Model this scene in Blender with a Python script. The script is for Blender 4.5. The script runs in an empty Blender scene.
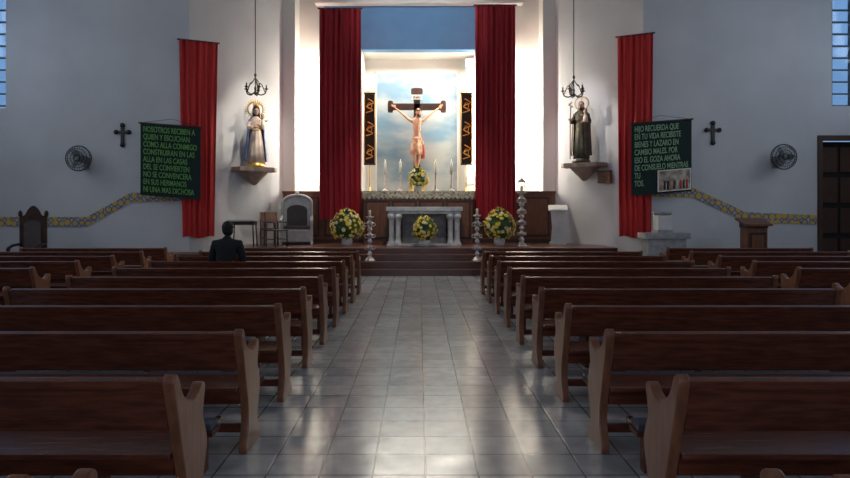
import bpy, bmesh, math, random
from mathutils import Vector, Matrix, Euler
random.seed(7)
scene=bpy.context.scene
col=scene.collection
try:
    scene.view_settings.view_transform='Standard'
    scene.view_settings.look='None'
except Exception: pass
pi=math.pi

# ------------------------------------------------------------------ materials
def nt(name):
    m=bpy.data.materials.new(name); m.use_nodes=True
    n=m.node_tree.nodes; l=m.node_tree.links
    return m,n,l,n['Principled BSDF']
def mat(name,c,rough=.6,metal=0,c2=None,scale=8,bump=0,bscale=40,emit=None,es=0,stretch=None,spec=None):
    m,n,l,p=nt(name)
    p.inputs['Roughness'].default_value=rough; p.inputs['Metallic'].default_value=metal
    if spec is not None: p.inputs['Specular IOR Level'].default_value=spec
    if c2 is None: c2=tuple(x*.82 for x in c)
    tc=n.new('ShaderNodeTexCoord'); mp=n.new('ShaderNodeMapping')
    l.new(tc.outputs['Object'],mp.inputs['Vector'])
    if stretch: mp.inputs['Scale'].default_value=stretch
    no=n.new('ShaderNodeTexNoise'); no.inputs['Scale'].default_value=scale; no.inputs['Detail'].default_value=4
    l.new(mp.outputs[0],no.inputs['Vector'])
    r=n.new('ShaderNodeValToRGB'); r.color_ramp.elements[0].position=.35; r.color_ramp.elements[1].position=.65
    r.color_ramp.elements[0].color=(*c2,1); r.color_ramp.elements[1].color=(*c,1)
    l.new(no.outputs['Fac'],r.inputs[0]); l.new(r.outputs[0],p.inputs['Base Color'])
    if bump:
        nb=n.new('ShaderNodeTexNoise'); nb.inputs['Scale'].default_value=bscale
        l.new(mp.outputs[0],nb.inputs['Vector'])
        b=n.new('ShaderNodeBump'); b.inputs['Strength'].default_value=bump; b.inputs['Distance'].default_value=.02
        l.new(nb.outputs['Fac'],b.inputs['Height']); l.new(b.outputs[0],p.inputs['Normal'])
    if emit:
        p.inputs['Emission Color'].default_value=(*emit,1); p.inputs['Emission Strength'].default_value=es
    return m
M={}
M['wall']=mat('painted_wall',(.62,.625,.64),.75,c2=(.56,.565,.58),scale=.8,bump=.15,bscale=60)
M['wallc']=mat('chancel_plaster',(.78,.77,.73),.75,c2=(.72,.71,.67),scale=1,bump=.1)
M['ceil']=mat('ceiling_paint',(.6,.6,.6),.9)
M['blue']=mat('blue_paint',(.12,.28,.50),.7,c2=(.105,.25,.46),scale=1.5)
M['wood']=mat('pew_wood',(.150,.042,.022),.24,c2=(.080,.022,.012),scale=5,stretch=(1,6,8),bump=.04,bscale=20)
M['woodend']=mat('pew_end_wood',(.23,.088,.045),.33,c2=(.15,.055,.028),scale=4,stretch=(6,6,1))
M['woodd']=mat('dark_carved_wood',(.06,.022,.012),.4,c2=(.03,.012,.008),scale=6)
M['woodp']=mat('panel_wood',(.20,.075,.032),.4,c2=(.13,.045,.02),scale=3,stretch=(6,6,1))
M['step']=mat('step_tile',(.13,.040,.026),.3,c2=(.09,.03,.02),scale=3)
M['plat']=mat('platform_tile',(.20,.09,.065),.3,c2=(.15,.07,.05),scale=3)
M['pad']=mat('kneeler_vinyl',(.07,.08,.11),.4)
M['red']=mat('red_curtain_cloth',(.40,.012,.024),.7,c2=(.31,.008,.018),scale=3,stretch=(1,1,.2))
M['redw']=mat('red_drape_cloth',(.62,.032,.030),.7,c2=(.50,.020,.020),scale=3,stretch=(1,1,.2))
M['green']=mat('dark_green_felt',(.010,.030,.026),.9,c2=(.008,.022,.020),scale=10)
M['txt']=mat('yellow_green_letters',(.16,.42,.10),.7)
M['txt2']=mat('pale_green_letters',(.32,.52,.32),.7)
M['black']=mat('black_iron',(.012,.012,.012),.45)
M['blackc']=mat('black_cloth',(.012,.013,.016),.85)
M['gold']=mat('gold_leaf',(.75,.48,.12),.35,.9)
M['silver']=mat('silver_metal',(.66,.60,.56),.33,.85,c2=(.34,.29,.27),scale=25)
M['white']=mat('white_plaster',(.72,.71,.69),.5,scale=3)
M['console']=mat('tan_console_stone',(.40,.30,.24),.55,c2=(.26,.19,.15),scale=6)
M['marble']=mat('grey_marble',(.62,.62,.62),.3,c2=(.40,.41,.42),scale=6)
M['stone']=mat('font_stone',(.36,.36,.37),.6,c2=(.25,.25,.26),scale=9)
M['stoned']=mat('altar_front_panel',(.20,.20,.21),.5,c2=(.12,.12,.13),scale=9)
M['skin']=mat('painted_skin',(.60,.34,.22),.5)
M['hair']=mat('dark_hair',(.03,.016,.010),.7)
M['hairb']=mat('black_hair',(.010,.009,.009),.7)
M['ivory']=mat('ivory_robe',(.80,.68,.58),.6,c2=(.62,.46,.36),scale=5)
M['mantle']=mat('blue_mantle',(.30,.40,.60),.55,c2=(.12,.19,.38),scale=4)
M['brownr']=mat('brown_robe',(.085,.05,.03),.6,c2=(.04,.025,.018),scale=7)
M['greenr']=mat('olive_tunic',(.10,.09,.05),.6,c2=(.06,.05,.03),scale=7)
M['loin']=mat('loincloth',(.62,.50,.30),.7,c2=(.40,.10,.07),scale=6)
M['blood']=mat('red_sash',(.4,.03,.03),.6)
M['yel']=mat('yellow_petals',(.90,.66,.05),.6)
M['wht']=mat('white_petals',(.85,.83,.68),.6)
M['leaf']=mat('leaf_green',(.045,.12,.025),.6,c2=(.02,.06,.012),scale=14)
M['wax']=mat('candle_wax',(.85,.82,.70),.5)
M['bulb']=mat('lamp_flame',(1,.8,.5),.5,emit=(1,.75,.4),es=2)
M['grey']=mat('grey_plastic',(.24,.25,.27),.45)
M['lace']=mat('lace_cloth',(.60,.55,.42),.8,c2=(.16,.13,.08),scale=16)
M['photo']=mat('printed_picture',(.60,.55,.48),.6,c2=(.18,.12,.09),scale=6)
M['trimw']=mat('window_frame_paint',(.08,.09,.10),.5)
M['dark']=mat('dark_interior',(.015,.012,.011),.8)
M['doorw']=mat('door_frame_wood',(.07,.03,.018),.5)
M['velvet']=mat('dark_upholstery',(.10,.08,.08),.8)
M['chairw']=mat('pale_chair_frame',(.62,.60,.58),.5)
M['navy']=mat('navy_trousers',(.015,.018,.03),.8)

# floor tiles
def floor_mat():
    m,n,l,p=nt('floor_tile')
    tc=n.new('ShaderNodeTexCoord')
    mp=n.new('ShaderNodeMapping'); mp.inputs['Location'].default_value=(-.04,.1,0)
    l.new(tc.outputs['Object'],mp.inputs[0])
    b=n.new('ShaderNodeTexBrick'); b.offset=0; b.squash=1
    b.inputs['Scale'].default_value=1; b.inputs['Brick Width'].default_value=.33; b.inputs['Row Height'].default_value=.33
    b.inputs['Mortar Size'].default_value=.007; b.inputs['Mortar Smooth'].default_value=.2; b.inputs['Bias'].default_value=0
    b.inputs['Color1'].default_value=(.50,.50,.51,1); b.inputs['Color2'].default_value=(.35,.355,.37,1); b.inputs['Mortar'].default_value=(.10,.10,.105,1)
    l.new(mp.outputs[0],b.inputs['Vector'])
    no=n.new('ShaderNodeTexNoise'); no.inputs['Scale'].default_value=7; no.inputs['Detail'].default_value=6
    l.new(tc.outputs['Object'],no.inputs[0])
    mx=n.new('ShaderNodeMixRGB'); mx.blend_type='MULTIPLY'; mx.inputs[0].default_value=.65
    rp=n.new('ShaderNodeValToRGB'); rp.color_ramp.elements[0].position=.32; rp.color_ramp.elements[0].color=(.55,.55,.55,1); rp.color_ramp.elements[1].position=.68
    l.new(no.outputs[0],rp.inputs[0]); l.new(b.outputs['Color'],mx.inputs[1]); l.new(rp.outputs[0],mx.inputs[2])
    l.new(mx.outputs[0],p.inputs['Base Color'])
    mr=n.new('ShaderNodeMapRange'); mr.inputs[3].default_value=.12; mr.inputs[4].default_value=.30
    n2=n.new('ShaderNodeTexNoise'); n2.inputs['Scale'].default_value=3; l.new(tc.outputs['Object'],n2.inputs[0])
    l.new(n2.outputs[0],mr.inputs[0]); l.new(mr.outputs[0],p.inputs['Roughness'])
    bp=n.new('ShaderNodeBump'); bp.inputs['Strength'].default_value=.35; bp.inputs['Distance'].default_value=.004; bp.invert=True
    l.new(b.outputs['Fac'],bp.inputs['Height'])
    n3=n.new('ShaderNodeTexNoise'); n3.inputs['Scale'].default_value=5; l.new(tc.outputs['Object'],n3.inputs[0])
    b2=n.new('ShaderNodeBump'); b2.inputs['Strength'].default_value=.12; b2.inputs['Distance'].default_value=.01
    l.new(n3.outputs[0],b2.inputs['Height']); l.new(bp.outputs[0],b2.inputs['Normal']); l.new(b2.outputs[0],p.inputs['Normal'])
    return m
M['floor']=floor_mat()
def stripe_mat():
    m,n,l,p=nt('talavera_tile')
    tc=n.new('ShaderNodeTexCoord')
    v=n.new('ShaderNodeTexVoronoi'); v.inputs['Scale'].default_value=5.5; v.inputs['Randomness'].default_value=.25; v.voronoi_dimensions='3D'
    l.new(tc.outputs['Object'],v.inputs[0])
    r=n.new('ShaderNodeValToRGB'); r.color_ramp.interpolation='CONSTANT'
    e=r.color_ramp.elements; e[0].color=(.62,.40,.07,1); e[1].position=.47; e[1].color=(.09,.15,.33,1)
    x=e.new(.62); x.color=(.50,.46,.32,1)
    l.new(v.outputs['Distance'],r.inputs[0]); l.new(r.outputs[0],p.inputs['Base Color']); p.inputs['Roughness'].default_value=.3
    return m
M['stripe']=stripe_mat()
def sky_mat():
    m,n,l,p=nt('painted_sky')
    tc=n.new('ShaderNodeTexCoord'); mp=n.new('ShaderNodeMapping'); mp.inputs['Scale'].default_value=(.7,1,1.3)
    l.new(tc.outputs['Object'],mp.inputs[0])
    no=n.new('ShaderNodeTexNoise'); no.inputs['Scale'].default_value=1.1; no.inputs['Detail'].default_value=7
    l.new(mp.outputs[0],no.inputs[0])
    r=n.new('ShaderNodeValToRGB'); e=r.color_ramp.elements
    e[0].position=.38; e[0].color=(.15,.25,.34,1); e[1].position=.64; e[1].color=(.38,.41,.41,1)
    l.new(no.outputs[0],r.inputs[0]); l.new(r.outputs[0],p.inputs['Base Color']); p.inputs['Roughness'].default_value=.8
    return m
M['sky']=sky_mat()
def glass_mat():
    m=bpy.data.materials.new('window_glass'); m.use_nodes=True; n=m.node_tree.nodes; l=m.node_tree.links; n.clear()
    o=n.new('ShaderNodeOutputMaterial'); t=n.new('ShaderNodeBsdfTransparent'); t.inputs[0].default_value=(.85,.93,1,1)
    g=n.new('ShaderNodeBsdfGlossy'); g.inputs['Roughness'].default_value=.1
    mx=n.new('ShaderNodeMixShader'); mx.inputs[0].default_value=.08
    l.new(t.outputs[0],mx.inputs[1]); l.new(g.outputs[0],mx.inputs[2]); l.new(mx.outputs[0],o.inputs[0]); return m
M['glass']=glass_mat()

# ------------------------------------------------------------------ builder
def catmull(pts,n=5,closed=False):
    out=[];N=len(pts)
    rng=N if closed else N-1
    for i in range(rng):
        if closed: p=[Vector(pts[(i+k-1)%N]) for k in range(4)]
        else: p=[Vector(pts[min(max(i+k-1,0),N-1)]) for k in range(4)]
        for j in range(n):
            t=j/n
            out.append(.5*((2*p[1])+(-p[0]+p[2])*t+(2*p[0]-5*p[1]+4*p[2]-p[3])*t*t+(-p[0]+3*p[1]-3*p[2]+p[3])*t**3))
    if not closed: out.append(Vector(pts[-1]))
    return [tuple(v) for v in out]
def T(x=0,y=0,z=0,rx=0,ry=0,rz=0,s=1):
    return Matrix.Translation((x,y,z))@Euler((rx,ry,rz)).to_matrix().to_4x4()@Matrix.Diagonal((s,s,s,1) if not isinstance(s,tuple) else (*s,1))
class B:
    def __init__(s,name): s.name=name; s.bm=bmesh.new(); s.mats=[]; s.X=Matrix.Identity(4)
    def mi(s,m):
        m=M[m]
        if m not in s.mats: s.mats.append(m)
        return s.mats.index(m)
    def add(s,tb,m,Mx=None,smooth=False):
        i=s.mi(m)
        for f in tb.faces: f.material_index=i; f.smooth=smooth
        tb.transform(s.X@(Mx or Matrix.Identity(4)))
        me=bpy.data.meshes.new('t'); tb.to_mesh(me); tb.free(); s.bm.from_mesh(me); bpy.data.meshes.remove(me)
    def box(s,x0,x1,y0,y1,z0,z1,m,bev=0,Mx=None):
        tb=bmesh.new()
        bmesh.ops.create_cube(tb,size=1,matrix=Matrix.Translation(((x0+x1)/2,(y0+y1)/2,(z0+z1)/2))@Matrix.Diagonal((abs(x1-x0),abs(y1-y0),abs(z1-z0),1)))
        if bev: bmesh.ops.bevel(tb,geom=tb.edges[:],offset=bev,segments=2,affect='EDGES',profile=.7)
        s.add(tb,m,Mx)
    def prism(s,poly,a0,a1,axis,m,bev=0,Mx=None):
        tb=bmesh.new()
        def mk(p,a):
            return {'x':(a,p[0],p[1]),'y':(p[0],a,p[1]),'z':(p[0],p[1],a)}[axis]
        v0=[tb.verts.new(mk(p,a0)) for p in poly]; v1=[tb.verts.new(mk(p,a1)) for p in poly]
        tb.faces.new(v0); tb.faces.new(v1[::-1]); N=len(poly)
        for i in range(N): tb.faces.new((v0[i],v1[i],v1[(i+1)%N],v0[(i+1)%N]))
        bmesh.ops.recalc_face_normals(tb,faces=tb.faces[:])
        if bev:
            ed=[e for e in tb.edges if (e.verts[0] in v0)==(e.verts[1] in v0)]
            bmesh.ops.bevel(tb,geom=ed,offset=bev,segments=2,affect='EDGES',profile=.6)
        s.add(tb,m,Mx)
    def lathe(s,prof,m,Mx=None,seg=20,smooth=True,fold=None):
        tb=bmesh.new(); R=[]
        for r,z in prof:
            R.append([tb.verts.new((max(r,.0005)*math.cos(2*pi*i/seg),max(r,.0005)*math.sin(2*pi*i/seg),z)) for i in range(seg)])
        for a,b in zip(R,R[1:]):
            for i in range(seg): tb.faces.new((a[i],a[(i+1)%seg],b[(i+1)%seg],b[i]))
        tb.faces.new(R[0][::-1]); tb.faces.new(R[-1])
        s.add(tb,m,Mx,smooth)
    def sph(s,c,r,m,seg=14,Mx=None,rot=None):
        if not isinstance(r,tuple): r=(r,r,r)
        tb=bmesh.new(); bmesh.ops.create_uvsphere(tb,u_segments=seg,v_segments=max(6,seg*2//3),radius=1)
        X=Matrix.Translation(c)@(Euler(rot).to_matrix().to_4x4() if rot else Matrix.Identity(4))@Matrix.Diagonal((*r,1))
        s.add(tb,m,(Mx or Matrix.Identity(4))@X,True)
    def tube(s,pts,r,m,seg=8,closed=False,Mx=None):
        pts=[Vector(p) for p in pts];N=len(pts)
        rr=r if isinstance(r,(list,tuple)) else [r]*N
        tb=bmesh.new(); R=[]; pu=None
        for i,p in enumerate(pts):
            if closed: d=pts[(i+1)%N]-pts[i-1]
            else: d=pts[min(i+1,N-1)]-pts[max(i-1,0)]
            d.normalize()
            if pu is None:
                u=Vector((0,0,1)) if abs(d.z)<.9 else Vector((1,0,0))
            else: u=pu
            u=(u-d*u.dot(d)).normalized(); w=d.cross(u); pu=u
            R.append([tb.verts.new(p+(u*math.cos(2*pi*k/seg)+w*math.sin(2*pi*k/seg))*rr[i]) for k in range(seg)])
        for i in range(N if closed else N-1):
            a=R[i];b=R[(i+1)%N]
            for k in range(seg): tb.faces.new((a[k],a[(k+1)%seg],b[(k+1)%seg],b[k]))
        if not closed: tb.faces.new(R[0][::-1]); tb.faces.new(R[-1])
        s.add(tb,m,Mx,True)
    def loft(s,rings,m,seg=40,a0=0,a1=2*pi,folds=9,Mx=None,caps=True):
        tb=bmesh.new(); R=[]; full=abs(a1-a0-2*pi)<1e-4
        n=seg if full else seg+1
        for j,(cx,cy,z,rx,ry,fa) in enumerate(rings):
            row=[]
            for i in range(n):
                a=a0+(a1-a0)*i/seg
                k=1+fa*math.sin(folds*a+.25*j)+fa*.5*math.sin(folds*1.7*a+1)*(0 if full else 1)
                row.append(tb.verts.new((cx+rx*k*math.cos(a),cy+ry*k*math.sin(a),z)))
            R.append(row)
        for a,b in zip(R,R[1:]):
            for i in range(n if full else n-1): tb.faces.new((a[i],a[(i+1)%n],b[(i+1)%n],b[i]))
        if full and caps: tb.faces.new(R[0][::-1]); tb.faces.new(R[-1])
        s.add(tb,m,Mx,True)
    def skin(s,verts,edges,radii,m,sub=2,Mx=None):
        me=bpy.data.meshes.new('sk'); me.from_pydata(verts,edges,[])
        tb=bmesh.new(); tb.from_mesh(me); L=tb.verts.layers.skin.verify(); tb.verts.ensure_lookup_table()
        for i,v in enumerate(tb.verts):
            r=radii[i]; v[L].radius=(r,r) if not isinstance(r,tuple) else r
            v[L].use_root=(i==0)
        tb.to_mesh(me); tb.free()
        ob=bpy.data.objects.new('sk',me); col.objects.link(ob)
        ob.modifiers.new('s','SKIN').use_smooth_shade=True
        sb=ob.modifiers.new('d','SUBSURF'); sb.levels=sub; sb.render_levels=sub
        dg=bpy.context.evaluated_depsgraph_get(); dg.update()
        ev=ob.evaluated_get(dg); m2=bpy.data.meshes.new_from_object(ev)
        tb=bmesh.new(); tb.from_mesh(m2); s.add(tb,m,Mx,True)
        bpy.data.objects.remove(ob); bpy.data.meshes.remove(m2)
    def text(s,body,w,h,m,Mx):
        cu=bpy.data.curves.new('tx','FONT'); cu.body=body; cu.size=1; cu.extrude=.012; cu.space_line=.95; cu.offset=.012
        ob=bpy.data.objects.new('tx',cu); col.objects.link(ob)
        dg=bpy.context.evaluated_depsgraph_get(); dg.update()
        me=bpy.data.meshes.new_from_object(ob.evaluated_get(dg))
        xs=[v.co.x for v in me.vertices]; ys=[v.co.y for v in me.vertices]
        x0,x1,y0,y1=min(xs),max(xs),min(ys),max(ys)
        tb=bmesh.new(); tb.from_mesh(me)
        tb.transform(Matrix.Diagonal((w/(x1-x0),h/(y1-y0),.3,1))@Matrix.Translation((-(x0+x1)/2,-(y0+y1)/2,0)))
        s.add(tb,m,Mx@Matrix.Rotation(pi/2,4,'X'))
        bpy.data.objects.remove(ob); bpy.data.meshes.remove(me)
    def done(s,loc=(0,0,0),rz=0,ry=0):
        me=bpy.data.meshes.new(s.name); s.bm.to_mesh(me); s.bm.free()
        for m in s.mats: me.materials.append(m)
        ob=bpy.data.objects.new(s.name,me); col.objects.link(ob); ob.location=loc; ob.rotation_euler=(0,ry,rz)
        return ob
def inst(ob,loc,rz=0,s=1):
    o=bpy.data.objects.new(ob.name.split('.')[0],ob.data); col.objects.link(o); o.location=loc; o.rotation_euler=(0,0,rz); o.scale=(s,s,s); return o

# ------------------------------------------------------------------ room shell
CE=9.2
b=B('floor'); b.box(-13,13,-4.2,22,-.2,0,'floor'); b.done()
b=B('ceiling'); b.box(-13,13,-4.2,22,CE,CE+.2,'ceil'); b.done()
b=B('wall_front_left')
b.box(-13,-6.3,17,17.3,0,4.45,'wall'); b.box(-11.33,-6.3,17,17.3,4.45,8.2,'wall'); b.box(-13,-12.75,17,17.3,4.45,8.2,'wall'); b.box(-13,-6.3,17,17.3,8.2,CE,'wall')
b.done()
b=B('wall_angled_left'); b.prism([(-6.3,17),(-4.23,19.3),(-4.23,19.75),(-6.3,17.45)],0,CE,'z','wall'); b.done()
b=B('wall_front_right')
b.box(6.15,10.92,17,17.3,0,CE,'wall')
b.box(12.45,13,17,17.3,0,CE,'wall'); b.box(10.92,11.32,17,17.3,3.7,CE,'wall'); b.box(11.32,12.45,17,17.3,3.7,4.5,'wall'); b.box(11.32,12.45,17,17.3,8.2,CE,'wall')
b.done()
b=B('wall_angled_right'); b.prism([(6.15,17),(4.23,19.3),(4.23,19.75),(6.15,17.45)],0,CE,'z','wall'); b.done()
for s,nm in((-1,'left'),(1,'right')):
    b=B('wall_chancel_'+nm)
    b.box(s*3.86,s*4.23,19.3,20.3,0,CE,'wallc'); b.box(s*1.84,s*3.86,20,20.3,0,CE,'wallc'); b.box(s*1.84,s*3.05,19.93,20,6.85,8.2,'blue')
    b.done()
    b=B('wall_niche_'+nm); b.box(s*1.84,s*2.0,20.3,21.3,2.2,6.81,'wallc')
    if s>0:
        for k in range(17):
            b.box(1.56+.03*(k%2),1.84,20.62,20.92,2.23+k*.265,2.23+k*.265+.235,'wallc',.012)
    b.done()
b=B('wall_chancel_upper'); b.box(-1.84,1.84,19.93,20.3,6.81,8.2,'blue'); b.box(-1.84,1.84,20.0,20.3,8.2,CE,'wallc'); b.box(-2.0,2.0,20.3,21.5,6.81,6.95,'wallc'); b.done()
b=B('wall_niche_back'); b.box(-2.0,2.0,21.3,21.5,2.0,6.81,'wallc'); b.done()
b=B('trim_niche_sill'); b.box(-1.84,1.84,19.26,21.3,.66,2.2,'wallc'); b.done()
b=B('trim_beam'); b.box(-3.3,3.3,19.6,19.93,8.2,8.75,'wallc',.02); b.done()
b=B('wall_left')
for z0,z1 in((0,4.6),(7.8,CE)): b.box(-13,-12.8,-4,17,z0,z1,'wall')
for y in range(-4,17,3): b.box(-13,-12.8,y,y+1,4.6,7.8,'wall')
b.done()
b=B('wall_right')
for z0,z1 in((0,4.6),(7.8,CE)): b.box(13,12.8,-4,17,z0,z1,'wall')
for y in range(-4,17,3): b.box(13,12.8,y,y+1,4.6,7.8,'wall')
b.done()
b=B('wall_back')
b.box(-13,-2,-4.2,-4,0,CE,'wall'); b.box(2,13,-4.2,-4,0,CE,'wall'); b.box(-2,2,-4.2,-4,4,CE,'wall'); b.done()

def window(name,x0,x1):
    b=B(name); y=17.12
    b.box(x0,x0+.06,y-.05,y+.05,4.5,8.2,'trimw'); b.box(x1-.04,x1,y-.05,y+.05,4.5,8.2,'trimw')
    b.box((x0+x1)/2-.02,(x0+x1)/2+.02,y-.04,y+.04,4.5,8.2,'trimw')
    z=4.5
    while z<8.2:
        b.box(x0+.06,x1-.04,y-.03,y+.03,z,z+.04,'trimw')
        b.box(x0+.06,x1-.04,-.004,.004,-.14,.14,'glass',Mx=T(0,y,z+.17,.35)); z+=.33
    b.done()
window('window_1',-12.75,-11.33); window('window_2',11.32,12.45)
b=B('door_1')
b.box(10.93,11.05,16.96,17.15,0,3.69,'doorw',.01); b.box(12.33,12.44,16.96,17.15,0,3.69,'doorw',.01); b.box(11.05,12.33,16.96,17.15,3.56,3.69,'doorw',.01)
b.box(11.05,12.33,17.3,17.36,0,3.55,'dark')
for i in range(4):
    b.box(11.15,11.65,17.26,17.3,.15+i*.85,.85+i*.85,'doorw',.01); b.box(11.73,12.23,17.26,17.3,.15+i*.85,.85+i*.85,'doorw',.01)
b.done()
def stripe(name,pts,w=.26):
    b=B(name); up=[(x,z+w/2) for x,z in pts]; dn=[(x,z-w/2) for x,z in pts]
    for i in range(len(pts)-1):
        b.prism([dn[i],dn[i+1],up[i+1],up[i]],16.975,16.999,'y','stripe')
    b.done()
stripe('trim_1',[(-12.78,1.33),(-9.1,1.33),(-7.9,1.99),(-6.32,2.03)])
stripe('trim_2',[(6.17,2.15),(7.5,2.13),(8.95,1.46),(10.9,1.38)])

# ------------------------------------------------------------------ platform
b=B('altar_platform')
for i in range(4):
    y=15.5+.35*i
    P=[(-5.3,y),(5.3,y),(5.3,17.95),(4.2,19.25),(-4.2,19.25),(-5.3,18.0)]
    z=.16*i
    b.prism(P,z,z+.13,'z','step')
    P2=[(-5.3,y-.03),(5.3,y-.03)]+P[2:]
    b.prism(P2,z+.13,z+.16,'z','plat' if i==3 else 'step')
b.done()
for s in(-1,1):
    b=B('side_platform')
    b.box(s*5.33,s*8.3,16.25,16.95,0,.46,'step'); b.box(s*5.33,s*8.34,16.21,16.95,.46,.5,'woodp',.006)
    b.done()
PZ=.64
b=B('wooden_reredos')
b.box(-4.18,4.18,19.02,19.22,PZ,2.17,'woodp'); b.box(-4.2,4.2,18.99,19.25,2.17,2.23,'woodp',.01)
for s in(-1,1):
    for i in range(2):
        x0=1.95+i*1.1; b.box(s*x0,s*(x0+.95),18.99,19.02,PZ+.2,2.05,'woodd',.01); b.box(s*(x0+.06),s*(x0+.89),18.975,19.0,PZ+.26,1.99,'woodp',.01)
b.box(-4.18,4.18,18.99,19.02,PZ,PZ+.12,'woodd')
b.done()
b=B('retable_counter')
b.box(-1.64,1.60,18.46,18.96,PZ,2.1,'woodp',.01)
b.box(-1.68,1.64,18.40,18.97,2.1,2.2,'marble',.01)
for i in range(4):
    x0=-1.6+i*.80; b.box(x0,x0+.74,18.435,18.46,PZ+.15,1.92,'woodd',.01); b.box(x0+.06,x0+.68,18.42,18.44,PZ+.21,1.86,'woodp',.01)
n=24
for i in range(n):
    x0=-1.68+3.32*i/n; x1=x0+3.32/n
    b.prism([(x0,2.215),(x1,2.215),(x1,2.03),((x0+x1)/2,1.96),(x0,2.03)],18.385,18.40,'y','lace')
b.box(-1.68,1.64,18.39,18.97,2.2,2.215,'lace')
b.done()
b=B('altar_table')
b.box(-1.08,1.08,-.42,.42,.98,1.1,'marble',.015); b.box(-1.02,1.02,-.37,.37,.90,.98,'marble',.01)
col_p=[(.11,0),(.12,.03),(.12,.08),(.085,.12),(.075,.2),(.07,.45),(.075,.72),(.09,.76),(.12,.80),(.12,.90)]
for x in(-.93,-.74,.74,.93):
    for y in(-.28,.28): b.lathe(col_p,'marble',T(x,y,.0),16)
b.box(-1.06,1.06,-.40,.40,0,.05,'marble',.01)
b.box(-.62,.62,-.10,.0,.05,.9,'stoned',.01)
b.done((.15,17.85,PZ))

# ------------------------------------------------------------------ curtains
def curtain(name,p0,p1,z0,z1,m,folds=9,amp=.07,tie=0,wob=0):
    b=B(name); tb=bmesh.new(); N=folds*10; Z=24; R=[]
    p0=Vector(p0);p1=Vector(p1); d=(p1-p0); nrm=Vector((d.y,-d.x)).normalized()
    for j in range(Z+1):
        t=j/Z; row=[]
        for i in range(N+1):
            u=i/N
            uu=.5+(u-.5)*(1-tie*(1-t))+wob*math.sin(3*t+u)*.02
            q=p0+d*uu+nrm*amp*(math.sin(folds*2*pi*u+.5*math.sin(4*t))*(.7+.3*math.sin(u*17))+.35*math.sin(folds*3.3*pi*u+t*2))
            row.append(tb.verts.new((q.x,q.y,z0+(z1-z0)*t+(.03*math.sin(u*9) if j==0 else 0))))
        R.append(row)
    for a,c in zip(R,R[1:]):
        for i in range(N): tb.faces.new((a[i],a[i+1],c[i+1],c[i]))
    b.add(tb,m,None,True)
    e=d.normalized()*.05
    b.tube([(p0.x-e.x,p0.y-e.y,z1+.01),(p1.x+e.x,p1.y+e.y,z1+.01)],.025,'woodd')
    return b.done()
curtain('red_curtain',(-3.02,18.8),(-1.76,18.8),1.35,7.75,'red',8,.06)
curtain('red_curtain',(1.70,18.8),(2.92,18.8),1.35,7.85,'red',8,.06)
curtain('red_wall_drape',(-6.52,16.84),(-5.60,17.25),.9,6.28,'redw',6,.045,tie=.18)
curtain('red_wall_drape',(5.52,17.25),(6.36,16.84),.9,6.45,'redw',6,.045,tie=.1)

# ------------------------------------------------------------------ niche contents
b=B('sky_painting'); b.box(-1.44,1.30,21.2,21.27,2.25,6.3,'sky')
for q in((-1.5,-1.44,2.203,6.36),(1.30,1.36,2.203,6.36)): b.box(q[0],q[1],21.18,21.29,q[2],q[3],'wallc')
b.box(-1.5,1.36,21.18,21.29,6.3,6.36,'wallc'); b.box(-1.5,1.36,21.18,21.29,2.203,2.25,'wallc'); b.done()
def hand(b,o,d,up,s,m,curl=.3):
    d=Vector(d).normalized(); up=Vector(up).normalized(); sd=d.cross(up).normalized(); o=Vector(o)
    b.tube([o,o+d*.05*s,o+d*.09*s],[.022*s,.036*s,.034*s],m,8)
    for i,L in enumerate((.065,.078,.072,.055)):
        r=o+d*.085*s+sd*(-.027+.018*i)*s
        b.tube([r,r+d*L*.5*s,r+d*L*s-up*L*curl*s],[.010*s,.009*s,.006*s],m,6)
    r=o+d*.03*s-sd*.03*s
    b.tube([r,r-sd*.028*s+d*.02*s,r-sd*.035*s+d*.05*s],[.012*s,.010*s,.007*s],m,6)
def head(b,c,s,sk,hr,Mx=None,beard=False,long=True,face=-1):
    x,y,z=c; f=face
    b.sph((x,y,z),(.078*s,.095*s,.115*s),sk,16,Mx)
    b.sph((x,y+f*.03*s,z-.06*s),(.055*s,.06*s,.055*s),sk,12,Mx)
    b.sph((x,y+f*.098*s,z-.012*s),(.012*s,.02*s,.028*s),sk,8,Mx)
    for q in(-1,1):
        b.sph((x+q*.03*s,y+f*.083*s,z+.008*s),(.014*s,.008*s,.008*s),'hair',8,Mx)
        b.sph((x+q*.03*s,y+f*.085*s,z+.028*s),(.02*s,.008*s,.005*s),hr,8,Mx)
        b.sph((x+q*.08*s,y,z-.01*s),(.012*s,.022*s,.032*s),sk,8,Mx)
    b.sph((x,y+f*.088*s,z-.055*s),(.024*s,.008*s,.007*s),'blood',8,Mx)
    b.sph((x,y-f*.025*s,z+.035*s),(.086*s,.096*s,.098*s),hr,16,Mx)
    if long:
        b.sph((x,y-f*.05*s,z-.06*s),(.088*s,.06*s,.15*s),hr,14,Mx)
    if beard:
        b.sph((x,y+f*.055*s,z-.095*s),(.045*s,.04*s,.055*s),hr,10,Mx)
b=B('crucifix')
b.box(-.11,.11,-.05,.05,.32,3.35,'woodd',.01); b.box(-.86,.86,-.05,.05,2.78,3.0,'woodd',.01)
for x,z,w,h in((0,3.40,.17,.1),(-.88,2.89,.08,.17),(.88,2.89,.08,.17)):
    b.prism(catmull([(x-w,z-h),(x,z-h*1.1),(x+w,z-h),(x+w*1.15,z),(x+w,z+h),(x,z+h*1.2),(x-w,z+h),(x-w*1.15,z)],3,True),-.055,.055,'y','woodd')
b.box(-.17,.17,-.085,-.05,3.12,3.28,'wax',.005); b.text('INRI',.24,.09,'hair',T(0,-.09,3.2))
b.lathe([(.36,0),(.36,.08),(.28,.1),(.26,.2),(.18,.24),(.16,.34)],'gold',None,20)
b.box(-.13,.13,-.07,.07,.34,.6,'gold',.02)
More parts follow.
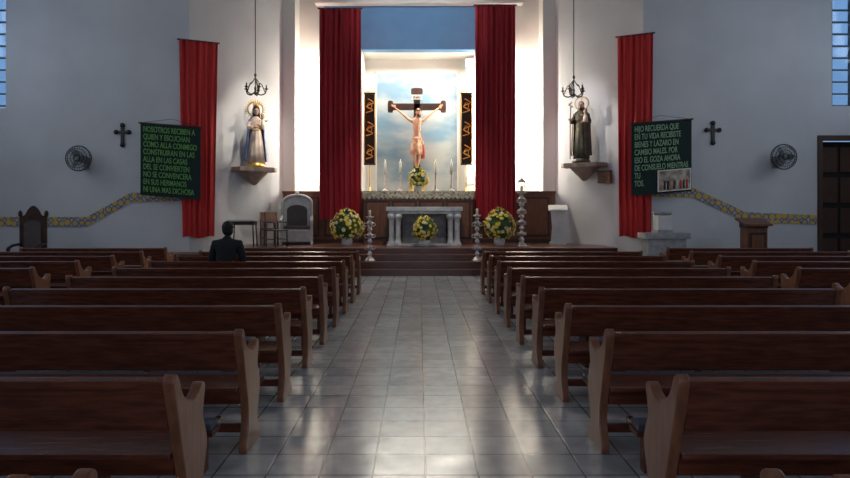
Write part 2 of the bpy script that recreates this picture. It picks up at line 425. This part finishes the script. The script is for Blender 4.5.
S=[(0,-.14,1.72),(0,-.15,1.92),(0,-.14,2.18),(0,-.15,2.42),(0,-.17,2.52),(.03,-.20,2.6),
 (-.19,-.13,2.40),(-.45,-.10,2.62),(-.72,-.08,2.84),(.19,-.13,2.40),(.45,-.10,2.62),(.72,-.08,2.84),
 (-.09,-.15,1.64),(-.07,-.27,1.22),(-.02,-.12,.82),(-.02,-.19,.68),(.09,-.15,1.64),(.08,-.25,1.24),(.02,-.16,.84),(.02,-.23,.70)]
E=[(0,1),(1,2),(2,3),(3,4),(4,5),(3,6),(6,7),(7,8),(3,9),(9,10),(10,11),(0,12),(12,13),(13,14),(14,15),(0,16),(16,17),(17,18),(18,19)]
R=[.13,.115,.145,.12,.055,.05,.06,.043,.028,.06,.043,.028,.09,.06,.038,.03,.09,.06,.038,.03]
b.skin(S,E,R,'skin')
hand(b,(-.72,-.08,2.84),(-1,0,.9),(0,1,0),1.1,'skin'); hand(b,(.72,-.08,2.84),(1,0,.9),(0,1,0),1.1,'skin')
head(b,(.05,-.22,2.68),1.1,'skin','hair',None,True)
b.tube([(.05+.1*math.cos(a),-.22+.11*math.sin(a),2.74+.01*math.sin(5*a)) for a in [k*pi/8 for k in range(16)]],.016,'woodd',6,True)
for k in range(14):
    a=k*pi/7; b.tube([(.05+.1*math.cos(a),-.22+.11*math.sin(a),2.74),(.05+.15*math.cos(a+.3),-.22+.16*math.sin(a+.3),2.77)],[.006,.001],'woodd',4)
b.loft([(0,-.19,1.28,.19,.16,.12),(0,-.18,1.45,.20,.16,.10),(0,-.15,1.66,.18,.145,.06),(0,-.145,1.80,.16,.13,.04),(0,-.145,1.86,.15,.125,.0)],'loin',36,folds=8)
b.sph((.17,-.2,1.66),(.07,.06,.09),'loin',10); b.loft([(.2,-.2,1.15,.06,.04,.2),(.2,-.2,1.45,.06,.05,.15),(.18,-.2,1.66,.04,.04,.1)],'blood',20,folds=4)
for z,x in((2.15,.09),(2.05,.1)): b.sph((x,-.27,z),(.012,.008,.05),'blood',6)
b.done((-.07,20.7,2.202))
for x in(-1.60,1.54):
    b=B('black_gold_banner')
    b.box(-.19,.19,0,.02,0,2.35,'blackc'); b.tube([(-.21,0,2.38),(.21,0,2.38)],.02,'gold')
    b.tube([(-.17,-.01,.05),(.17,-.01,.05),(.17,-.01,2.3),(-.17,-.01,2.3)],.012,'gold',6,True)
    for j in range(3):
        z=.4+j*.75
        b.tube(catmull([(-.12,-.015,z-.2),(.1,-.015,z-.12),(-.1,-.015,z),(.12,-.015,z+.12),(-.06,-.015,z+.25)],5),.018,'gold',6)
        b.tube([(.07*math.cos(a),-.015,z+.02+.1*math.sin(a)) for a in [k*pi/5 for k in range(10)]],.012,'gold',6,True)
    b.tube([(0,.04,-.90),(0,.04,2.42)],.018,'gold',8); b.lathe([(.16,-.9),(.16,-.87),(.04,-.84),(.02,-.7)],'gold',T(0,.04,0))
    b.done((x,20.12,3.11))

b=B('altar_candlestick')
pr=[(.09,0),(.09,.02),(.05,.05),(.025,.09),(.04,.14),(.02,.2),(.02,.34),(.045,.38),(.02,.42),(.02,.52),(.06,.55),(.06,.57)]
b.lathe(pr,'silver',None,16); b.lathe([(.035,.57),(.035,.9),(.005,.905)],'wax',None,12); b.lathe([(.003,.9),(.009,.93),(.001,.97)],'bulb',None,8)
o=b.done((-1.02,18.7,2.218))
for x in(-.56,.50,.98): inst(o,(x,18.7,2.218))

# ------------------------------------------------------------------ flowers
def flowers(name,loc,w,h,vase,n=150,seed=1):
    rnd=random.Random(seed); b=B(name)
    b.lathe([(.10,0),(.13,.02),(.16,vase*.6),(.14,vase),(.12,vase)],'white',None,18)
    c=Vector((0,0,vase+(h-vase)*.42)); rh=(h-vase)*.58
    for i in range(n*2):
        a=rnd.random()*2*pi; v=rnd.uniform(-.75,1); r=math.sqrt(max(0,1-v*v))
        d=Vector((r*math.cos(a)*w/2,r*math.sin(a)*w/2,v*rh)); k=rnd.uniform(.85,1.0)
        if v>0: d.x*=(1-.3*v); d.y*=(1-.3*v)
        p=c+d*k
        if i%3==0:
            L=rnd.uniform(.07,.13); e=d.normalized(); t=e.cross(Vector((0,0,1))).normalized()*.03
            tb=bmesh.new(); q=[tb.verts.new(p-e*L*.5),tb.verts.new(p+t),tb.verts.new(p+e*L*.8),tb.verts.new(p-t)]; tb.faces.new(q); b.add(tb,'leaf')
        elif i%3==1 or i%2:
            m='yel' if rnd.random()<.5 else 'wht'; rr=rnd.uniform(.042,.068)
            X=Matrix.Translation(p)@d.to_track_quat('Z','Y').to_matrix().to_4x4()
            tb=bmesh.new(); pts=7; ce=tb.verts.new((0,0,.01)); ring=[]
            for k2 in range(pts*2):
                aa=pi*k2/pts; r2=rr if k2%2 else rr*.62
                ring.append(tb.verts.new((r2*math.cos(aa),r2*math.sin(aa),.022)))
            for k2 in range(pts*2): tb.faces.new((ce,ring[k2],ring[(k2+1)%(pts*2)]))
            b.add(tb,m,X); b.sph((0,0,.018),rr*.42,'yel',6,X)
    tb=bmesh.new(); bmesh.ops.create_icosphere(tb,subdivisions=3,radius=1)
    for v in tb.verts: v.co*=rnd.uniform(.85,1.0)
    b.add(tb,'leaf',Matrix.Translation(c)@Matrix.Diagonal((w*.38,w*.38,rh*.84,1)))
    return b.done(loc)
flowers('flower_arrangement',(-2.03,17.5,PZ),.98,1.05,.22,190,1)
flowers('flower_arrangement',(2.27,17.5,PZ),.92,1.08,.22,190,2)
flowers('flower_arrangement',(.15,17.1,PZ),.70,.85,.18,130,3)
flowers('flower_arrangement',(-.03,18.68,2.218),.64,.72,.15,120,4)

# ------------------------------------------------------------------ silver candle stands
def stand(name,loc,h,lantern=False):
    b=B(name)
    pr=[(.15,0),(.15,.03),(.12,.05),(.09,.09),(.05,.12)]
    z=.12; k=0; top=h-(.42 if lantern else .22)
    while z<top:
        st=min(.16,top-z)
        pr+=[(.035,z+st*.1),(.085 if k%2 else .065,z+st*.35),(.09 if k%2 else .06,z+st*.55),(.035,z+st*.85)]; z+=st; k+=1
    pr+=[(.04,top),(.10,top+.03),(.11,top+.06),(.03,top+.065)]
    if lantern: pr=[(r*1.25,z) for r,z in pr]
    b.lathe(pr,'silver',None,18)
    zz=.3
    while zz<top-.1:
        for a in range(4):
            t=a*pi/2+.4
            b.tube(catmull([(.04*math.cos(t),.04*math.sin(t),zz),(.14*math.cos(t),.14*math.sin(t),zz+.03),(.13*math.cos(t),.13*math.sin(t),zz+.09),(.05*math.cos(t),.05*math.sin(t),zz+.08)],4),.012,'silver',5)
        zz+=.3
    if lantern:
        z0=top+.06; w=.10
        b.box(-w,w,-w,w,z0,z0+.03,'silver',.005); b.box(-w,w,-w,w,z0+.27,z0+.30,'silver',.005)
        for x in(-1,1):
            for y in(-1,1): b.box(x*w-.008*x,x*w-.022*x,y*w-.008*y,y*w-.022*y,z0+.03,z0+.27,'silver')
        b.lathe([(.04,z0+.03),(.04,z0+.18),(.002,z0+.19)],'wax',None,10); b.lathe([(.11,z0+.30),(.05,z0+.36),(.01,z0+.40)],'silver',None,4)
    else:
        b.lathe([(.03,top+.06),(.03,h),(.003,h+.01)],'wax',None,10)
    return b.done(loc)
stand('silver_candle_stand',(-1.27,16.02,.32),1.32)
stand('silver_candle_stand',(1.50,16.02,.32),1.36)
stand('silver_lantern_stand',(2.83,17.1,PZ),1.86,True)

# ------------------------------------------------------------------ statues
def console(name,loc,rz):
    b=B(name)
    pr=catmull([(.04,0),(.10,.05),(.18,.14),(.28,.24),(.36,.32),(.42,.38)],3)
    b.lathe([(p[0],p[1]) for p in pr]+[(.44,.40)],'console',T(0,.0,-.52),24)
    b.prism([(-.66,.36),(-.66,-.10),(-.50,-.36),(.50,-.36),(.66,-.10),(.66,.36)],-.12,-.002,'z','console',.015)
    b.box(-.05,.05,.2,.36,-.45,-.1,'console',.01)
    return b.done(loc,rz)
def mary(loc,rz):
    b=B('virgin_mary_statue')
    b.lathe([(.27,0),(.27,.05),(.23,.08),(.23,.12)],'gold',None,20)
    b.loft([(0,0,.12,.26,.21,.05),(0,0,.4,.23,.19,.06),(0,0,.75,.19,.16,.06),(0,0,1.0,.15,.125,.04),(0,0,1.08,.135,.115,.02),(0,0,1.25,.17,.125,.02),(0,0,1.38,.18,.115,.01),(0,0,1.45,.10,.08,0),(0,0,1.5,.05,.05,0)],'ivory',48,folds=10)
    b.tube([(.15*math.cos(a),.12*math.sin(a),1.08) for a in [k*pi/8 for k in range(16)]],.016,'gold',6,True)
    b.loft([(0,.02,.18,.33,.27,.05),(0,.02,.5,.30,.24,.06),(0,.02,.9,.26,.2,.05),(0,.02,1.2,.25,.18,.03),(0,.02,1.38,.22,.15,.02),(0,.02,1.48,.13,.12,.01),(0,.02,1.6,.115,.125,0),(0,.02,1.72,.105,.12,0),(0,.02,1.8,.07,.08,0),(0,.02,1.83,.01,.01,0)],'mantle',44,a0=-pi/2+.95,a1=1.5*pi-.95,folds=9)
    head(b,(0,-.01,1.64),1.0,'skin','hair')
    b.skin([(-.16,0,1.36),(-.24,-.06,1.16),(-.12,-.2,1.14)],[(0,1),(1,2)],[.065,.07,.06],'ivory')
    b.skin([(.16,0,1.36),(.24,-.06,1.14),(.12,-.2,1.20)],[(0,1),(1,2)],[.065,.07,.06],'ivory')
    hand(b,(-.11,-.22,1.14),(.8,-.4,.1),(0,0,1),1,'skin'); hand(b,(.1,-.22,1.20),(-.8,-.3,.3),(0,0,1),1,'skin')
    b.loft([(.16,-.2,1.16,.08,.07,.05),(.16,-.2,1.3,.06,.055,.03),(.16,-.2,1.40,.03,.03,0)],'wht',20,folds=5)
    head(b,(.16,-.2,1.46),.62,'skin','hair',long=False)
    b.skin([(.13,-.2,1.36),(.07,-.25,1.34),(.03,-.27,1.38)],[(0,1),(1,2)],[.022,.02,.014],'skin')
    b.skin([(.2,-.2,1.36),(.26,-.25,1.33),(.28,-.28,1.37)],[(0,1),(1,2)],[.022,.02,.014],'skin')
    b.lathe([(.07,1.77),(.085,1.80),(.075,1.83)],'gold',None,16)
    for k in range(8):
        a=k*pi/4; b.tube([(.08*math.cos(a),.08*math.sin(a),1.82),(.095*math.cos(a),.095*math.sin(a),1.88),(.01*math.cos(a),.01*math.sin(a),1.92)],.009,'gold',5)
    b.tube([(.22*math.cos(a),.12,1.72+.22*math.sin(a)) for a in [k*pi/16 for k in range(32)]],.02,'gold',6,True)
    for k in range(24):
        a=k*pi/12; b.tube([(.22*math.cos(a),.12,1.72+.22*math.sin(a)),(.31*math.cos(a),.12,1.72+.31*math.sin(a))],[.018,.005],'gold',5)
    b.tube([(0,.13,1.52),(0,.13,1.9)],.01,'gold',6)
    b.done(loc,rz)
def joseph(loc,rz):
    b=B('saint_joseph_statue')
    b.lathe([(.27,0),(.27,.05),(.23,.08),(.23,.12)],'woodd',None,20)
    b.loft([(0,0,.12,.23,.19,.05),(0,0,.4,.21,.18,.06),(0,0,.8,.18,.15,.05),(0,0,1.05,.155,.125,.03),(0,0,1.25,.18,.13,.02),(0,0,1.42,.20,.12,.01),(0,0,1.5,.11,.08,0),(0,0,1.56,.05,.05,0)],'greenr',48,folds=9)
    b.loft([(0,.02,.22,.29,.23,.07),(0,.02,.55,.27,.22,.07),(0,.02,.95,.25,.19,.06),(0,.02,1.25,.25,.17,.03),(0,.02,1.43,.235,.15,.02),(0,.02,1.52,.13,.1,.01),(0,.02,1.56,.08,.07,0)],'brownr',44,a0=-pi/2+.5,a1=1.5*pi-.9,folds=8)
    head(b,(0,-.01,1.68),1.02,'skin','hair',beard=True)
    b.skin([(-.17,0,1.40),(-.27,-.05,1.18),(-.26,-.2,1.22)],[(0,1),(1,2)],[.065,.07,.05],'brownr')
    b.skin([(.17,0,1.40),(.26,-.06,1.16),(.12,-.2,1.16)],[(0,1),(1,2)],[.065,.07,.06],'brownr')
    hand(b,(-.26,-.2,1.22),(0,-1,.2),(1,0,0),1,'skin',.8); hand(b,(.12,-.22,1.16),(-.8,-.3,.1),(0,0,1),1,'skin')
    b.tube([(-.27,-.27,.1),(-.27,-.26,1.2),(-.26,-.24,1.62)],.013,'woodd',8)
    for k in range(7):
        a=k*.9; b.sph((-.26+.04*math.cos(a),-.24+.04*math.sin(a),1.62+.02*k),(.028,.028,.03),'wht',8)
    b.loft([(.15,-.2,1.16,.085,.07,.05),(.15,-.2,1.32,.06,.055,.03),(.15,-.2,1.42,.03,.03,0)],'ivory',20,folds=5)
    head(b,(.15,-.2,1.48),.64,'skin','hair',long=False)
    b.skin([(.12,-.2,1.38),(.06,-.25,1.36),(.02,-.27,1.40)],[(0,1),(1,2)],[.022,.02,.014],'skin')
    b.tube([(.20*math.cos(a),.10,1.76+.20*math.sin(a)) for a in [k*pi/14 for k in range(28)]],.014,'gold',6,True)
    for k in range(18):
        a=k*pi/9; b.tube([(.19*math.cos(a),.1,1.76+.19*math.sin(a)),(.14*math.cos(a),.1,1.76+.14*math.sin(a))],[.01,.003],'gold',5)
    b.tube([(0,.1,1.5),(0,.11,1.96)],.01,'gold',6)
    b.done(loc,rz)
console('statue_console',(-4.86,18.26,2.90),.55); mary((-4.78,18.20,2.90),.42)
console('statue_console',(4.84,18.16,3.02),-.55); joseph((4.74,18.12,3.02),-.42)
b=B('alms_box'); b.box(-.2,.2,-.12,.0,-.16,.16,'woodp',.01); b.box(-.22,.22,-.14,0,.16,.2,'woodd',.01); b.box(-.05,.05,-.13,-.12,.02,.04,'black'); b.done((5.38,17.85,2.58),-.87)

def lamp(loc):
    b=B('hanging_wrought_iron_lamp')
    b.tube([(0,0,.62),(0,0,CE-loc[2])],.014,'black',6); b.lathe([(.07,CE-loc[2]-.05),(.07,CE-loc[2]-.001)],'black')
    b.lathe([(.005,0),(.04,.03),(.02,.08),(.035,.2),(.015,.26),(.015,.5),(.04,.56),(.01,.64)],'black',None,12)
    for k in range(5):
        a=k*2*pi/5+.3; c,s=math.cos(a),math.sin(a)
        b.tube(catmull([(0,0,.12),(.12*c,.12*s,.02),(.26*c,.26*s,.06),(.30*c,.30*s,.18)],5),.018,'black',6)
        b.tube(catmull([(0,0,.5),(.1*c,.1*s,.36),(.18*c,.18*s,.30),(.26*c,.26*s,.10)],5),.013,'black',6)
        b.lathe([(.02,.17),(.06,.19),(.06,.2)],'black',T(.30*c,.30*s,0),10); b.lathe([(.02,.2),(.02,.30)],'woodd',T(.30*c,.30*s,0),10)
        b.lathe([(.01,.30),(.018,.33),(.002,.38)],'wax',T(.30*c,.30*s,0),8)
    b.done(loc)
lamp((-4.58,17.35,4.86)); lamp((4.33,17.35,4.80))

b=B('wall_cross')
b.box(-.045,.045,-.04,0,-.27,.27,'black',.008); b.box(-.17,.17,-.04,0,.04,.12,'black',.008)
for x,z in((-.17,.08),(.17,.08),(0,.27),(0,-.27)): b.lathe([(.065,-.02),(.065,.02)],'black',T(x,-.021,z,pi/2),10)
o=b.done((-8.12,16.998,3.70)); inst(o,(8.05,16.998,3.76))
def fan(loc,rz):
    b=B('wall_fan')
    b.box(-.07,.07,.34,.395,-.28,.05,'grey',.01); b.tube([(0,.36,-.1),(0,.24,-.05),(0,.12,0)],.03,'grey'); b.lathe([(.09,0),(.10,.04),(.09,.14),(.05,.16)],'grey',T(0,.01,0,-pi/2))
    for r,y in((.34,-.03),(.33,-.07),(.33,.01),(.26,-.10),(.18,-.115),(.08,-.12)):
        b.tube([(r*math.cos(a),y,r*math.sin(a)) for a in [k*pi/16 for k in range(32)]],.008,'black',5,True)
    for k in range(28):
        a=k*2*pi/28; c,s=math.cos(a),math.sin(a)
        b.tube([(.06*c,-.12,.06*s),(.18*c,-.115,.18*s),(.26*c,-.10,.26*s),(.33*c,-.06,.33*s),(.33*c,.01,.33*s),(.09*c,.04,.09*s)],.0045,'black',4)
    for k in range(3):
        a=k*2*pi/3; X=Matrix.Rotation(a,4,'Y')@T(.15,-.04,0,.45)
        b.sph((0,0,0),(.15,.008,.09),'grey',10,X)
    b.sph((0,-.05,0),.05,'grey',10)
    b.done(loc,rz)
fan((-9.10,16.60,3.03),0); fan((9.75,16.60,3.07),0)

# text banners
def banner(loc,shear,txt,m,pic,tw,th):
    b=B('green_text_banner'); b.X=Matrix(((1,0,0,0),(0,1,0,0),(shear,0,1,0),(0,0,0,1)))
    w,h=1.62,1.94
    tb=bmesh.new(); R=[]
    for j in range(21):
        row=[]
        for i in range(31):
            u=i/30;t=j/20; row.append(tb.verts.new(((u-.5)*w,.012*math.sin(u*13+t*2),(t-.5)*h)))
        R.append(row)
    for a,c in zip(R,R[1:]):
        for i in range(30): tb.faces.new((a[i],a[i+1],c[i+1],c[i]))
    b.add(tb,'green',None,True)
    b.tube([(-w/2-.04,0,h/2),(w/2+.04,0,h/2)],.022,'woodd',8)
    b.tube([(-w/2,.0,h/2),(0,.12,h/2+.18),(w/2,.0,h/2)],.006,'woodd',5)
    b.text(txt,tw,th,m,T(0 if not pic else -.02,-.03,(h-th)/2-.08))
    if pic:
        b.box(-.12,.78,-.035,-.02,-.92,-.34,'wax'); b.box(-.08,.74,-.045,-.03,-.89,-.37,'photo')
        rnd=random.Random(5)
        for k in range(9):
            x=-.02+k*.085; mm=rnd.choice(['brownr','redw','navy','ivory','skin'])
            b.loft([(x,-.045,-.87,.03,.006,0),(x,-.05,-.64,.022,.006,0)],mm,10); b.sph((x,-.05,-.60),(.02,.006,.025),'skin',6)
    b.X=Matrix.Identity(4)
    return b.done(loc)
banner((-6.68,16.66,2.96),-.08,"NOSOTROS RECIBEN A\nQUIEN Y ESCUCHAN\nCOMO ALLA CONMIGO\nCONSTRUIRAN EN LAS\nALLA EN LAS CASAS\nDEL SE CONVIERTEN\nNO SE CONVENCERA\nEN SUS HERMANOS\nNI UNA MAS DICHOSA",'txt',False,1.44,1.76)
banner((6.52,16.66,3.06),.08,"HIJO RECUERDA QUE\nEN TU VIDA RECIBISTE\nBIENES Y LAZARO EN\nCAMBIO MALES. POR\nESO EL GOZA AHORA\nDE CONSUELO MIENTRAS\nTU\nTOS.",'txt2',True,1.44,1.62)

# ------------------------------------------------------------------ chancel furniture
b=B('presider_chair')
arch=lambda w,z0,z1:[(-w,z0)]+[(-w*math.cos(t),z1+w*.55*math.sin(t)) for t in [k*pi/14 for k in range(15)]]+[(w,z0)]
b.prism(arch(.42,.0,1.22),.30,.36,'y','chairw',.01); b.prism(arch(.30,.5,1.0),.27,.30,'y','velvet')
b.tube([(x,.30,z) for x,z in arch(.42,.4,1.22)],.05,'chairw',8)
b.box(-.40,.40,-.32,.30,.36,.44,'chairw',.01); b.box(-.36,.36,-.30,.28,.44,.54,'velvet',.03)
for s in(-1,1):
    b.prism(catmull([(.3,.0),(.3,.78),(.1,.80),(-.3,.74),(-.36,.66),(-.30,.5),(-.28,.3),(-.34,0)],3),s*.44-.035,s*.44+.035,'x','chairw',.01)
b.box(-.40,.40,-.30,-.27,.08,.36,'chairw',.01)
b.sph((0,.3,1.49),(.07,.04,.07),'chairw')
b.done((-3.62,18.35,PZ),.15)
def chair(name):
    b=B(name)
    for x in(-.2,.2):
        b.tube([(x,.2,0),(x,.2,.45),(x,.27,.95)],.02,'woodd'); b.tube([(x,-.2,0),(x,-.2,.45)],.02,'woodd')
        b.tube([(x,-.2,.2),(x,.2,.2)],.012,'woodd')
        b.tube([(x,-.2,.45),(x,-.2,.66),(x,.22,.68)],.018,'woodd')
    b.box(-.23,.23,-.23,.23,.43,.48,'velvet',.02)
    b.box(-.21,.21,-.012,.012,.0,.28,'woodp',.01,T(0,.23,.67,-.15))
    return b
o=chair('side_chair').done((-4.38,18.15,PZ),.5); inst(o,(-3.95,17.2,PZ),.9)
b=B('credence_table'); b.box(-.38,.38,-.23,.23,.70,.74,'chairw',.01)
for x in(-.33,.33):
    for y in(-.18,.18): b.tube([(x,y,0),(x*.9,y*.9,.7)],.02,'black')
b.box(-.33,.33,-.18,.18,.6,.70,'woodd')
b.done((-4.84,17.1,PZ),0)
b=B('white_ambo')
b.box(-.24,.24,-.2,.2,0,.08,'white',.01); b.prism([(-.2,.08),(.2,.08),(.16,.5),(.2,.98),(-.2,.98),(-.16,.5)],-.15,.15,'y','white',.01)
b.prism([(-.24,.98),(.22,1.12),(.22,1.16),(-.24,1.02)],-.27,.27,'x','white',.008)
b.done((4.05,18.1,PZ),-.2)
b=B('baptismal_font')
b.box(-.55,.55,-.28,.28,0,.12,'stone',.02); b.box(-.48,.48,-.25,.25,.12,.92,'stone',.02); b.box(-.57,.57,-.3,.3,.92,1.07,'stone',.03)
b.box(-.22,.16,-.2,.2,1.07,1.14,'stone',.01); b.box(-.2,.14,-.18,.18,1.14,1.52,'white',.02); b.lathe([(.21,1.52),(.23,1.56),(.23,1.6),(.1,1.61)],'stone',T(-.03,0,0),16)
b.done((6.25,15.85,0))
b=B('wooden_lectern')
b.box(-.3,.3,-.22,.22,0,.1,'woodd',.01); b.box(-.25,.25,-.18,.18,.1,1.2,'woodp',.01); b.box(-.2,.2,-.2,-.18,.2,1.1,'woodd',.01); b.box(-.15,.15,-.21,-.19,.28,1.02,'woodp',.01)
b.prism([(-.26,1.25),(.26,1.40),(.26,1.45),(-.26,1.30)],-.34,.34,'x','woodp',.01); b.prism([(-.2,1.2),(.2,1.2),(.2,1.38),(-.2,1.26)],-.26,.26,'x','woodd')
b.done((8.42,15.6,0))
b=B('carved_wooden_chair')
b.prism(catmull([(-.32,0),(-.32,1.3),(-.30,1.5),(-.2,1.52),(-.12,1.66),(0,1.76),(.12,1.66),(.2,1.52),(.30,1.5),(.32,1.3),(.32,0)],3),.25,.31,'y','woodd',.008)
b.prism(arch(.2,.6,1.28),.22,.25,'y','velvet')
b.box(-.32,.32,-.3,.25,.38,.48,'woodd',.02)
for s in(-1,1):
    b.tube([(s*.3,.25,.8),(s*.3,-.1,.78),(s*.3,-.3,.72),(s*.3,-.32,.66)],.035,'woodd'); b.tube([(s*.3,-.28,0),(s*.3,-.26,.3),(s*.3,-.28,.74)],[.04,.03,.04],'woodd')
    b.sph((s*.31,.28,1.55),(.05,.05,.09),'woodd')
b.box(-.3,.3,-.27,-.24,.12,.2,'woodd')
b.done((-9.66,15.3,0),.1)

# ------------------------------------------------------------------ pews
def pew(L):
    b=B('church_pew'); h=L/2
    prof=catmull([(.03,.0),(.02,.06),(.07,.18),(.065,.32),(.02,.46),(-.035,.64),(-.075,.77),(-.09,.835),(-.06,.865),(-.02,.83),(.01,.77),(.06,.715),(.15,.675),(.23,.685),(.28,.72),(.32,.725),(.345,.69),(.325,.62),(.31,.55),(.35,.47),(.375,.38),(.33,.25),(.31,.15),(.37,.05),(.38,0)],4)
    for s in(-1,1): b.prism(prof,s*h-.03*s-.028,s*h-.03*s+.028,'x','woodend',.008)
    x=h-.06
    b.box(-x,x,-.014,.014,.0,.21,'wood',.004,T(0,-.006,.60,.20))
    b.box(-x,x,-.026,.026,.0,.05,'wood',.008,T(0,-.045,.79,.20))
    b.box(-x,x,-.02,.02,0,.045,'wood',.006,T(0,-.0,.58,.20))
    b.box(-x,x,.0,.36,.425,.455,'wood',.008); b.box(-x,x,.05,.075,.33,.425,'wood'); b.box(-x,x,.29,.315,.34,.425,'wood')
    b.box(-x,x,.16,.19,.10,.16,'wood')
    for q in(-.33,.33): b.prism([(.06,0),(.33,0),(.31,.42),(.05,.42)],q*L-.02,q*L+.02,'x','wood')
    b.box(-x+.06,x-.06,-.32,-.17,.24,.275,'wood',.006); b.box(-x+.07,x-.07,-.315,-.175,.275,.32,'pad',.012)
    for q in(-1,0,1):
        b.prism([(-.28,.0),(-.21,0),(-.21,.20),(.06,.21),(.06,.25),(-.28,.24)],q*(x-.14)-.02,q*(x-.14)+.02,'x','wood')
    return b
LP=3.1
base=pew(LP).done((1.25+LP/2-.02,1.9,0))
for k in range(10):
    y=1.9+1.13*k
    if k: inst(base,(1.25+LP/2-.02,y,0))
    inst(base,(-1.18-LP/2+.02,y,0))
for k in range(3,11):
    y=1.9+1.13*k
    inst(base,(5.25+LP/2,y,0)); inst(base,(-5.35-LP/2,y,0))
for k in range(6,11):
    y=1.9+1.13*k
    inst(base,(9.4+LP/2-.2,y,0)); inst(base,(-9.5-LP/2+.2,y,0))

# ------------------------------------------------------------------ seated person
b=B('seated_man')
V=[(0,0,.56),(0,-.02,.75),(0,.0,.95),(0,.02,1.10),(0,.02,1.18),(0,.035,1.25),
 (-.19,.02,1.10),(-.26,.04,.83),(-.16,.26,.66),(.19,.02,1.10),(.26,.04,.83),(.16,.26,.66)]
E=[(0,1),(1,2),(2,3),(3,4),(4,5),(3,6),(6,7),(7,8),(3,9),(9,10),(10,11)]
b.skin(V,E,[(.17,.12),(.16,.12),(.18,.13),(.13,.11),(.065,.065),(.055,.055),.085,.065,.045,.085,.065,.045],'blackc')
V=[(0,0,.56),(-.11,.06,.545),(-.14,.44,.53),(-.14,.46,.12),(-.14,.60,.05),(.11,.06,.545),(.14,.44,.53),(.14,.46,.12),(.14,.60,.05)]
b.skin(V,[(0,1),(1,2),(2,3),(3,4),(0,5),(5,6),(6,7),(7,8)],[.10,.085,.068,.05,.045,.085,.068,.05,.045],'navy')
b.skin([(0,.03,1.16),(0,.045,1.26)],[(0,1)],[.055,.052],'skin')
head(b,(0,.07,1.335),1.05,'skin','hairb',None,False,False,face=1)
b.sph((0,.045,1.33),(.088,.095,.105),'hairb',14)
hand(b,(-.16,.26,.66),(.5,.8,-.1),(0,0,1),1,'skin'); hand(b,(.16,.26,.66),(-.5,.8,-.1),(0,0,1),1,'skin')
for s in(-1,1): b.box(s*.14-.05,s*.14+.05,.40,.68,0,.04,'black',.012)
b.done((-3.10,10.0,0))

# ------------------------------------------------------------------ lights
def area(loc,rot,sx,sy,e,c,name='daylight'):
    L=bpy.data.lights.new(name,'AREA'); L.shape='RECTANGLE'; L.size=sx; L.size_y=sy; L.energy=e; L.color=c
    o=bpy.data.objects.new(name,L); o.location=loc; o.rotation_euler=rot; col.objects.link(o); return o
def spot(loc,tgt,e,c,ang,bl=.5,r=.08,name='spotlight'):
    L=bpy.data.lights.new(name,'SPOT'); L.energy=e; L.color=c; L.spot_size=ang; L.spot_blend=bl; L.shadow_soft_size=r
    o=bpy.data.objects.new(name,L); o.location=loc; o.rotation_euler=(Vector(tgt)-Vector(loc)).to_track_quat('-Z','Y').to_euler(); col.objects.link(o); return o
cool=(.84,.91,1)
area((12.7,6.5,6.2),(0,math.radians(70),0),3,18,270,cool,'window_daylight_right')
area((-12.7,6.5,6.2),(0,math.radians(-70),0),3,18,240,cool,'window_daylight_left')
area((0,-3.8,2.2),(math.radians(90),0,0),3.6,3.6,75,cool,'entrance_daylight')
warm=(1,.92,.78)
area((0,20.25,6.75),(math.radians(-12),0,0),3.2,.25,230,warm,'niche_light')
area((1.5,20.45,4.6),(0,math.radians(75),0),3.6,.2,50,warm,'niche_side_light')
area((1.45,20.35,4.6),(0,math.radians(-90),0),3.4,.08,90,warm,'niche_side_light')
for s in(-1,1):
    area((s*2.75,19.55,4.5),(math.radians(90),0,s*math.radians(-35)),.15,3.4,300,warm,'hidden_wall_light')
spot((-3.2,16.9,7.9),(-4.9,18.4,3.8),620,warm,math.radians(38),.8)
spot((3.2,16.9,7.9),(4.9,18.4,3.8),380,(.95,.95,1),math.radians(38),.8)
spot((-3.1,18.0,4.3),(-5.35,18.0,3.95),120,warm,math.radians(48),.9)
spot((3.1,18.0,4.3),(5.5,17.75,3.95),110,warm,math.radians(48),.9)
spot((0,14.5,8.8),(0,18.2,1.5),800,(1,.95,.88),math.radians(50),.9)
spot((0,14.5,8.9),(0,20,7.5),480,(.92,.96,1),math.radians(60),.9)

w=bpy.data.worlds.new('sky'); scene.world=w; w.use_nodes=True
bg=w.node_tree.nodes['Background']; bg.inputs[0].default_value=(.28,.48,.80,1); bg.inputs[1].default_value=.8

cam=bpy.data.cameras.new('camera'); co=bpy.data.objects.new('camera',cam); col.objects.link(co)
co.location=(0,0,1.65); co.rotation_euler=(pi/2,0,0); cam.sensor_width=36; cam.lens=620/850*36
cam.shift_x=6/850; cam.shift_y=-29/850
scene.camera=co
